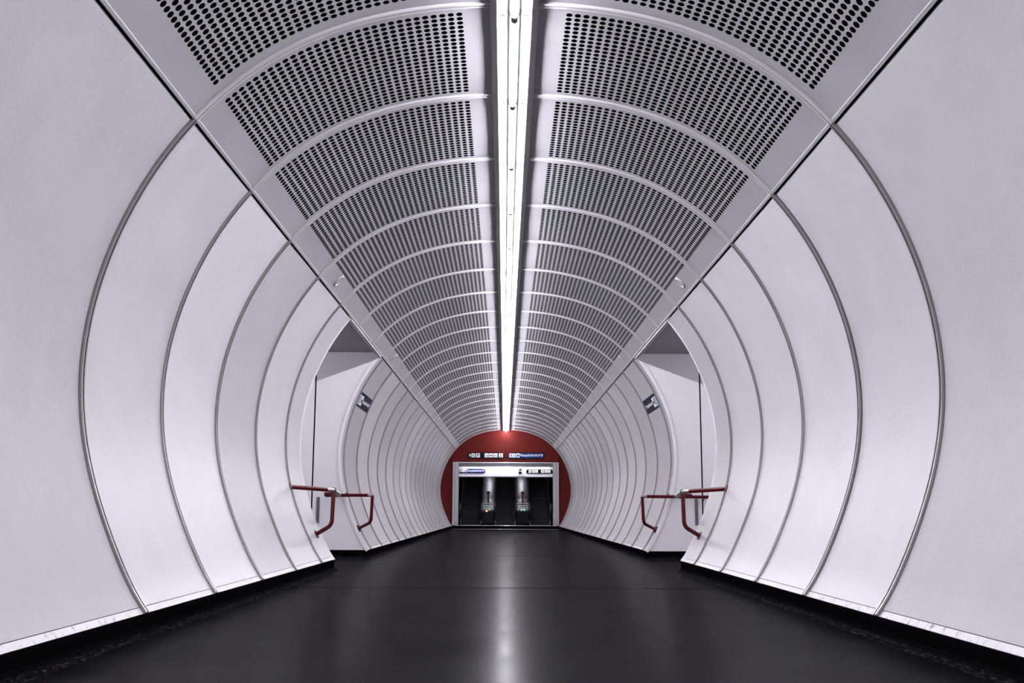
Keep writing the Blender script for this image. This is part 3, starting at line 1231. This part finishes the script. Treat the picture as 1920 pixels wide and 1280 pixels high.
wf = bpy.data.objects.new('wall_far', None)
mbw = MB()
mbw.box(-3.3, 3.3, YE + .30, YE + .34, FZT + .02, 5.0)
mbw.box(-3.3, FXL + .02, YE + .30, YE + .34, 0, FZT + .05)
mbw.box(FXR - .02, 3.3, YE + .30, YE + .34, 0, FZT + .05)
wall_far = struct(mbw.build('wall_far', M['void']), 'red enamelled end wall closing the vault around the escalator portal', 'wall')
ZTOP = (2.19 - VF) * U
for sd in (-1, 1):
    # centre board above the lintel
    x_in, x_out = .006, (abs(FXL) if sd < 0 else FXR)
    zs_ = np.linspace(0, 1, 25)
    top = []
    for q in np.linspace(x_out, x_in, 25):
        v = float(np.interp(q / U, _h[:1950], _v[:1950]))
        top.append((sd * q, min((v - VF) * U + .03, ZTOP)))
    poly = [(sd * x_in, FZT), (sd * x_out, FZT)] + top
    mb = MB()
    mb.prism(poly, YE + .012, YE + .06, 'y')
    mb.build('red_board', M['redwall'], wall_far)
    # side board, set back a little
    poly = [(sd * (x_out + .012), .0)]
    i0 = int(np.argmin(np.abs(_h[:1950] - (x_out + .012) / U)))
    for i in range(len(_h) - 1, i0, -60):
        poly.append((sd * (_h[i] * U + .03), (_v[i] - VF) * U + (.02 if i < 1900 else 0)))
    poly.append((sd * (x_out + .012), (_v[i0] - VF) * U + .05))
    mb = MB()
    mb.prism(poly, YE + .09, YE + .13, 'y')
    mb.build('red_board', M['redwall'], wall_far)

# portal frame
fr = bpy.data.objects.new('trim_1', None)
COL.objects.link(fr)
fr.location = (0, YE, SILL)
struct(fr, 'brushed steel portal frame around the escalators', 'door frame')
for sd in (-1, 1):
    xa, xb = (FXL, IXL) if sd < 0 else (IXR, FXR)
    mb = MB()
    n = 3
    for k, (f0, f1, dy) in enumerate(((0, .36, 0), (.36, .42, .012), (.42, .86, -.006), (.86, 1, .004))):
        a, b = xa + (xb - xa) * f0, xa + (xb - xa) * f1
        if sd > 0:
            a, b = xb - (xb - xa) * f1, xb - (xb - xa) * f0
        mb.box(a, b, -.03 + dy, .42, 0, FZT - SILL, 0, .004)
    mb.build('post', M['frame'], fr)
mb = MB()
mb.box(IXL, IXR, -.03, .40, FZT - SILL - .055, FZT - SILL, 0, .008)
mb.build('lintel_top', M['steel'], fr)
mb = MB()
mb.box(IXL, IXR, -.035, .08, LZ0 - SILL, LZ0 - SILL + .045, 0, .008)
mb.build('lintel_bottom', M['steel'], fr)
mb = MB()
mb.box(IXL, IXR, .06, .10, LZ0 - SILL + .045, FZT - SILL - .055)
mb.build('grille_back', M['steel_dark'], fr)
mb = MB()
k = 0
x = IXL + .02
while x < IXR - .02:
    mb.box(x, x + .012, .0, .062, LZ0 - SILL + .044, FZT - SILL - .054)
    x += .045
fins = mb.build('grille_fins', M['steel_dark'], fr)
fins['kind'] = 'stuff'

# white fascia band behind the lintel
YFA = YE + .42
FZ0 = (ex(950, 893, (YFA + .0) / U)[1])
mb = MB()
mb.box(IXL - .1, IXR + .1, YFA, YFA + .12, FZ0, FZT, 0, .01)
fascia = struct(mb.build('trim_2', M['white']), 'white fascia band above the escalators', 'fascia')
mb = MB()
mb.box(IXL - .1, IXR + .1, YFA - .004, YFA + .12, FZ0 - .035, FZ0 - .001)
mb.build('drip_edge', M['steel_dark'], fascia)

# hidden fill tube added behind the lintel to brighten the white fascia
L = thing('fascia_fill', 'hidden fill tube added behind the steel portal lintel', 'ceiling light', (0, YE + .21, LZ0 - .02))
mb = MB()
mb.box(IXL + .1, IXR - .1, -.04, .04, .06, .10, 0, .006)
mb.build('housing', M['reflector'], L)
mb = MB()
mb.tube([(IXL + .15, 0, .035), (IXR - .15, 0, .035)], .014, 8)
mb.build('tube', M['fasciafill'], L)

# sill step with two steel strips
mb = MB()
mb.box(-1.47 * U, 1.47 * U, YE - .02, YE + 1.55, 0, SILL - .012)
sill = struct(mb.build('trim_3', M['skirting']), 'low black sill with steel strips at the foot of the portal', 'sill')
mb = MB()
mb.box(-1.43 * U, 1.44 * U, YE - .045, YE - .02, 0.0, .016, 0, .004)
mb.build('strip', M['steel'], sill)
mb = MB()
mb.box(-1.38 * U, 1.39 * U, YE - .045, YE + .10, SILL - .020, SILL, 0, .004)
mb.build('strip', M['steel'], sill)

# escalator shaft
INC = math.radians(30)
YS0 = YE + .55
mb = MB()
LEN = 11.0
zt = lambda y: FZ0 + .05 + max(0, y - YFA - .6) * math.tan(INC)
for sd in (-1, 1):
    xx = IXL - .12 if sd < 0 else IXR + .12
    a, b = sorted((xx, xx + sd * .08))
    y1 = YS0 + LEN
    poly = [(YE + .3, 0), (y1, 0), (y1, zt(y1)), (YFA + .6, zt(YFA + .6)), (YFA, zt(YFA))]
    mb.prism(poly, a, b, 'x')
shaft = struct(mb.build('wall_shaft', M['steel_dark']), 'dark side wall of the escalator shaft', 'wall')
mb = MB()
y1 = YS0 + LEN
poly = [(YFA + .1, zt(YFA)), (YFA + .6, zt(YFA + .6)), (y1, zt(y1)), (y1, zt(y1) + .1), (YFA + .6, zt(YFA + .6) + .1), (YFA + .1, zt(YFA) + .1)]
mb.prism(poly, IXL - .2, IXR + .2, 'x')
struct(mb.build('ceiling_shaft', M['steel_dark']), 'sloping dark ceiling of the escalator shaft', 'ceiling')
mb = MB()
mb.box(IXL - .2, IXR + .2, y1, y1 + .1, 0, zt(y1) + .1)
struct(mb.build('wall_shaft_end', M['black']), 'dark back wall at the top of the escalator shaft', 'wall')
mb = MB()
mb.box(IXL - .2, IXR + .2, YE + .2, y1, -.1, SILL - .05)
struct(mb.build('floor_shaft', M['black']), 'dark pit floor beneath the escalators', 'floor')

# unseen fill tubes added under the sloping ceiling to brighten the dark shaft
for X in (-.47 * U, .47 * U):
    for yy in (1.2, 3.4, 5.6):
        y = YFA + yy
        L = thing('shaft_fill', 'unseen fill tube added under the sloping ceiling of the escalator shaft', 'ceiling light', (X, y, zt(y)), 'added shaft fill tubes')
        L.rotation_euler.x = INC
        mb = MB()
        mb.box(-.06, .06, -.62, .62, -.06, -.005, 0, .008)
        mb.build('housing', M['reflector'], L)
        mb = MB()
        mb.tube([(0, -.58, -.078), (0, .58, -.078)], .016, 8)
        mb.build('tube', M['shaftfill'], L)

# ------------------------------------------------------------------ escalators
ESC_W = .52 * U
Y_COMB = YE + .70
RISE, RUN = .21, .364
NST = 16


def incline(y):
    """step surface height above the sill at local y"""
    y0 = .75
    return 0.0 if y < y0 else (y - y0) * math.tan(INC)


def make_escalator(X, label, name='escalator'):
    t = thing(name, label, 'escalator', (X, Y_COMB, SILL), 'escalators at the tunnel end')
    mb = MB()
    mb.box(-ESC_W / 2 - .02, ESC_W / 2 + .02, -.68, -.09, -.03, .0, 0, .004)
    mb.build('landing_plate', M['steel_dark'], t)
    mb = MB()
    mb.box(-ESC_W / 2, ESC_W / 2, -.09, .0, -.03, .012, 0, .003)
    mb.build('comb_plate', M['rib'], t)
    sm_ = MB()
    nrib = 22
    for k in range(nrib):
        xa = -ESC_W / 2 + ESC_W * (k + .15) / nrib
        xb = -ESC_W / 2 + ESC_W * (k + .75) / nrib
        sm_.box(xa, xb, 0, RUN, 0, .012)
        sm_.box(xa, xb, -.006, .0, -RISE, .012)
    sm_.box(-ESC_W / 2, ESC_W / 2, 0, RUN + .02, -.03, 0)
    sm_.box(-ESC_W / 2, ESC_W / 2, 0, .02, -RISE - .02, 0)
    me = sm_.mesh('step', M['step'])
    for k in range(NST):
        y = .01 + k * RUN
        put('step', me, t, (0, y, (0.0 if k < 2 else (k - 1.4) * RISE) - .012))
    for sd in (-1, 1):
        xs = sd * (ESC_W / 2 + .012)
        path = [(-.45, 0), (NST * RUN, 0)]
        # skirt and balustrade panel: closed side outline
        def side(z_lo, z_hi, x0, x1, nm, mat, front):
            pts = []
            y_end = NST * RUN
            yy = [front, .75, y_end]
            low = [(y, incline(y) + z_lo) for y in yy]
            high = [(y, incline(y) + z_hi) for y in yy][::-1]
            m2 = MB()
            a, b = sorted((sd * x0, sd * x1))
            m2.prism(low + high, a, b, 'x')
            m2.build(nm, mat, t)
        side(-.25, .16, ESC_W / 2 + .004, ESC_W / 2 + .030, 'skirt', M['steel_dark'], -.25)
        side(.16, .95, ESC_W / 2 + .020, ESC_W / 2 + .050, 'balustrade', M['glass'], -.30)
        side(.15, .175, ESC_W / 2 + .004, ESC_W / 2 + .062, 'inner_deck', M['steel'], -.30)
        mb = MB()
        xr = sd * (ESC_W / 2 + .045)
        pts = [(xr, -.10, .40)] + [(xr, -.32 - .29 * math.sin(a), .70 - .30 * math.cos(a)) for a in np.linspace(0, math.pi, 10)]
        pts += [(xr, .35, 1.0), (xr, .75, 1.02), (xr, 1.0, incline(1.0) + 1.0), (xr, NST * RUN, incline(NST * RUN) + .99)]
        mb.tube(pts, .036, 8)
        mb.build('handrail', M['rubber'], t)
    return t


ESC_X = [-.938 * U, -.006 * U, .938 * U]
make_escalator(ESC_X[0], 'dark escalator rising beneath the blue sign on the white fascia')
make_escalator(ESC_X[1], 'dark middle escalator between the two steel dividers')
make_escalator(ESC_X[2], 'dark escalator rising beneath the black pictogram sign on the white fascia')

# steel dividers between the escalators
DW = .932 * U - ESC_W - .19
for X, lamp, lab in ((-.472 * U, 'red', 'steel divider with one red and one green signal light between escalators'),
                     (.466 * U, 'green', 'steel divider with two green signal lights between escalators')):
    t = thing('escalator_divider', lab, 'divider', (X, Y_COMB, SILL), 'dividers between the escalators')
    w = DW / 2
    yend = NST * RUN
    mb = MB()                                     # black rounded front base
    mb.prism([(-.62, -.02), (-.66, .12), (-.66, .62), (-.60, .74), (-.30, .76), (.3, .76), (.3, -.02)], -w, w, 'x')
    mb.build('base', M['black'], t)
    # stepped bright front plates
    for k, (ya, yb, za, zb) in enumerate(((-.62, -.50, .74, .80), (-.52, -.36, .82, .90), (-.38, -.22, .92, 1.01), (-.24, -.06, 1.02, 1.08))):
        mb = MB()
        mb.prism([(ya, za), (yb, zb), (yb, zb - .03), (ya, za - .03)], -w, w, 'x')
        mb.build('front_plate', M['deck'], t)
    mb = MB()
    sec = [(-.10, 1.00), (.25, 1.03), (.55, 1.09), (.85, 1.22), (yend, incline(yend) + 1.12)]
    low = [(yend, incline(yend) + .3), (.85, .3), (-.10, .3)]
    mb.prism(sec + low, -w, w, 'x')
    mb.build('deck', M['deck'], t)
    for sd in (-1, 1):                            # raised edge of the deck
        a, b = sorted((sd * w, sd * (w - .05)))
        mb = MB()
        mb.prism([(y, z + .03) for y, z in sec] + [(y, z - .02) for y, z in sec[::-1]], a, b, 'x')
        mb.build('deck_edge', M['rib'], t)
    mb = MB()
    dots = [(-.06, M['lampred'], .040, .655), (.07, M['lampgreen'], .018, .70)] if lamp == 'red' else [(-.06, M['lampgreen'], .026, .70), (.07, M['lampgreen'], .026, .70)]
    for dx, mt, rr, zz in dots:
        m2 = MB()
        m2.tube([(dx, -.63, zz), (dx, -.69, zz)], rr, 12)
        m2.build('signal_light', mt, t)
    # dark red stop column
    s2 = thing('stop_column', 'dark red T-shaped emergency stop column on the steel divider' + (' with the red light' if lamp == 'red' else ' with two green lights'), 'emergency stop',
               (X + .0, Y_COMB + .05, SILL + 1.015))
    mb = MB()
    mb.box(-.040, .040, -.03, .03, 0, .40, 0, .008)
    mb.build('column', M['stopred'], s2)
    mb = MB()
    mb.box(-.078, .078, -.045, .035, .40, .54, 0, .02)
    mb.build('head', M['stopred'], s2)

# ------------------------------------------------------------------ signs at the portal
YW = YE + .012
ZW = YW / U
end_sign('pictogram_sign', 'black round-ended sign with white pictograms on the red wall', (877, 847.8, 945.7, 859.4), ZW, YW, 'black',
         [(884, 891, 'lift'), (892.6, 899.9, 'stairs'), (908.6, 916.1, 'bus'), (917, 924, 'tram'), (925.1, 932.7, 'bus'), (935.1, 943, 'wheel')],
         arrow=(881.2, 853.6), sq_y=(849.7, 857.3))
end_sign('station_sign', 'blue round-ended station sign with white lettering on the red wall', (951.4, 848.2, 1021, 859.8), ZW, YW, 'blue',
         [(955, 966, 'logo'), (967.2, 974.2, 'train')], text=('Hauptbahnhof', 975.2, 1013, 857.0, 850.6), arrow=(1016, 853.6), sq_y=(849.9, 857.4))
ZF = (YFA) / U
end_sign('station_sign', 'smaller blue station sign with white lettering on the white fascia', (860.4, 878.4, 909.6, 887.0), ZF, YFA, 'blue',
         [(861.8, 870.3, 'logo'), (870.9, 875.9, 'train')], text=('Hauptbahnhof', 876.9, 904, 885.4, 880.2), arrow=(906, 882.6), sq_y=(879.4, 884.9))
end_sign('pictogram_sign', 'smaller black sign with white pictograms on the white fascia', (986.8, 879.6, 1036.6, 887.6), ZF, YFA, 'black',
         [(991.3, 996.2, 'down'), (997.7, 1002.5, 'tram'), (1003.3, 1008.5, 'bus'), (1014.6, 1019.8, 'stairs'), (1021.2, 1026.1, 'lift'), (1026.8, 1032.1, 'wheel')],
         arrow=None, sq_y=(880.9, 886.3))
# security camera under the lintel
cx_, cz_ = ex(975.5, 884.5)
t = thing('security_camera', 'small white security camera hanging under the portal lintel', 'camera', (cx_, YE + .15, LZ0))
hz = cz_ - LZ0
mb = MB()
mb.tube([(0, 0, .0), (0, 0, -.05)], .018, 10)
mb.build('stem', M['signwhite'], t)
mb = MB()
mb.prism([(-.085, -.20), (.085, -.20), (.085, -.12), (.05, -.05), (-.05, -.05), (-.085, -.12)], -.09, .09, 'y')
mb.build('housing', M['signwhite'], t)
mb = MB()
mb.box(-.03, .03, -.094, -.088, -.15, -.085)
mb.build('lens', M['black'], t)
mb = MB()
mb.box(-.072, .072, -.075, .075, -.305, -.20, 0, .01)
mb.build('lamp_box', M['black'], t)

# ------------------------------------------------------------------ blue signs on the curved wall after the passage
for sd in (-1, 1):
    n0, n1 = 8.045, 8.955
    sa = float(np.interp(-1.282, -_v[1500:], _s[1500:]))
    sb = float(np.interp(-1.132, -_v[1500:], _s[1500:]))
    hm, vm = prof((sa + sb) / 2)
    t = thing('wall_sign', 'navy station name sign with white lettering on the curved wall above the red handrail', 'sign',
              tuple(W(sd * hm, vm, Z_OF((n0 + n1) / 2))), 'navy signs on the curved walls')
    base = Vector(t.location)

    # sign coordinates: a along the reading direction 0..1, b up 0..1
    def SP(a, b, d):
        s = sb + (sa - sb) * b
        h, v = prof(s, -d)
        n = n0 + (n1 - n0) * a if sd < 0 else n1 - (n1 - n0) * a
        return W(sd * h, v, Z_OF(n)) - base

    def patch(mb, a0, a1, b0, b1, d0, d1, mi=0, n=4):
        vv = []
        for i in range(n + 1):
            b = b0 + (b1 - b0) * i / n
            vv += [SP(a0, b, d0), SP(a1, b, d0), SP(a1, b, d1), SP(a0, b, d1)]
        ff = []
        for i in range(n):
            k = 4 * i
            for e in range(4):
                ff.append((k + e, k + (e + 1) % 4, k + 4 + (e + 1) % 4, k + 4 + e))
        ff += [(0, 1, 2, 3), (4 * n + 3, 4 * n + 2, 4 * n + 1, 4 * n)]
        mb.add(vv, ff, mi)
    mb = MB()
    patch(mb, 0, 1, 0, 1, -.001, .004)
    mb.build('board', M['signnavy'], t)
    # logo block sits on the side nearer the passage: first on the left wall, last on the right wall
    la, lb = (.03, .20) if sd < 0 else (.80, .97)
    ta, tb = (.36, .91) if sd < 0 else (.09, .64)
    pa, pb = (.215, .33) if sd < 0 else (.67, .785)
    mb = MB()
    patch(mb, la, lb, .14, .80, .004, .0052)
    patch(mb, pa, pb, .14, .80, .004, .0052)
    patch(mb, la + .012, la + .075, .20, .74, .0052, .006, 1)
    patch(mb, la + .085, lb - .012, .20, .74, .0052, .006, 2)
    patch(mb, (la + .10), (lb - .03), .44, .50, .006, .0066, 0)
    patch(mb, pa + .02, pb - .02, .34, .58, .0052, .006, 3)
    mb.build('emblem', SIGN_MATS(), t)
    me = text_mesh('Hauptbahnhof', 1, 1, .012)
    for vx in me.vertices:
        vx.co = SP(ta + (tb - ta) * vx.co.x, .30 + .34 * vx.co.z, .0048)
    me.materials.clear()
    me.materials.append(M['signwhite'])
    put('lettering', me, t)
    mb = MB()
    for a0, a1, b0, b1 in (((.955, .965, .34, .60), (.94, .98, .55, .60)) if sd < 0 else ((.035, .045, .34, .60), (.02, .06, .55, .60))):
        patch(mb, a0, a1, b0, b1, .004, .0048)
    mb.build('arrow', M['signwhite'], t)

# ------------------------------------------------------------------ wall behind the camera
mb = MB()
mb.box(-3.4, 3.4, ZB * U - .1, ZB * U, 0, 5.0)
struct(mb.build('wall_near', M['white']), 'pale wall closing the tunnel behind the viewer', 'wall')
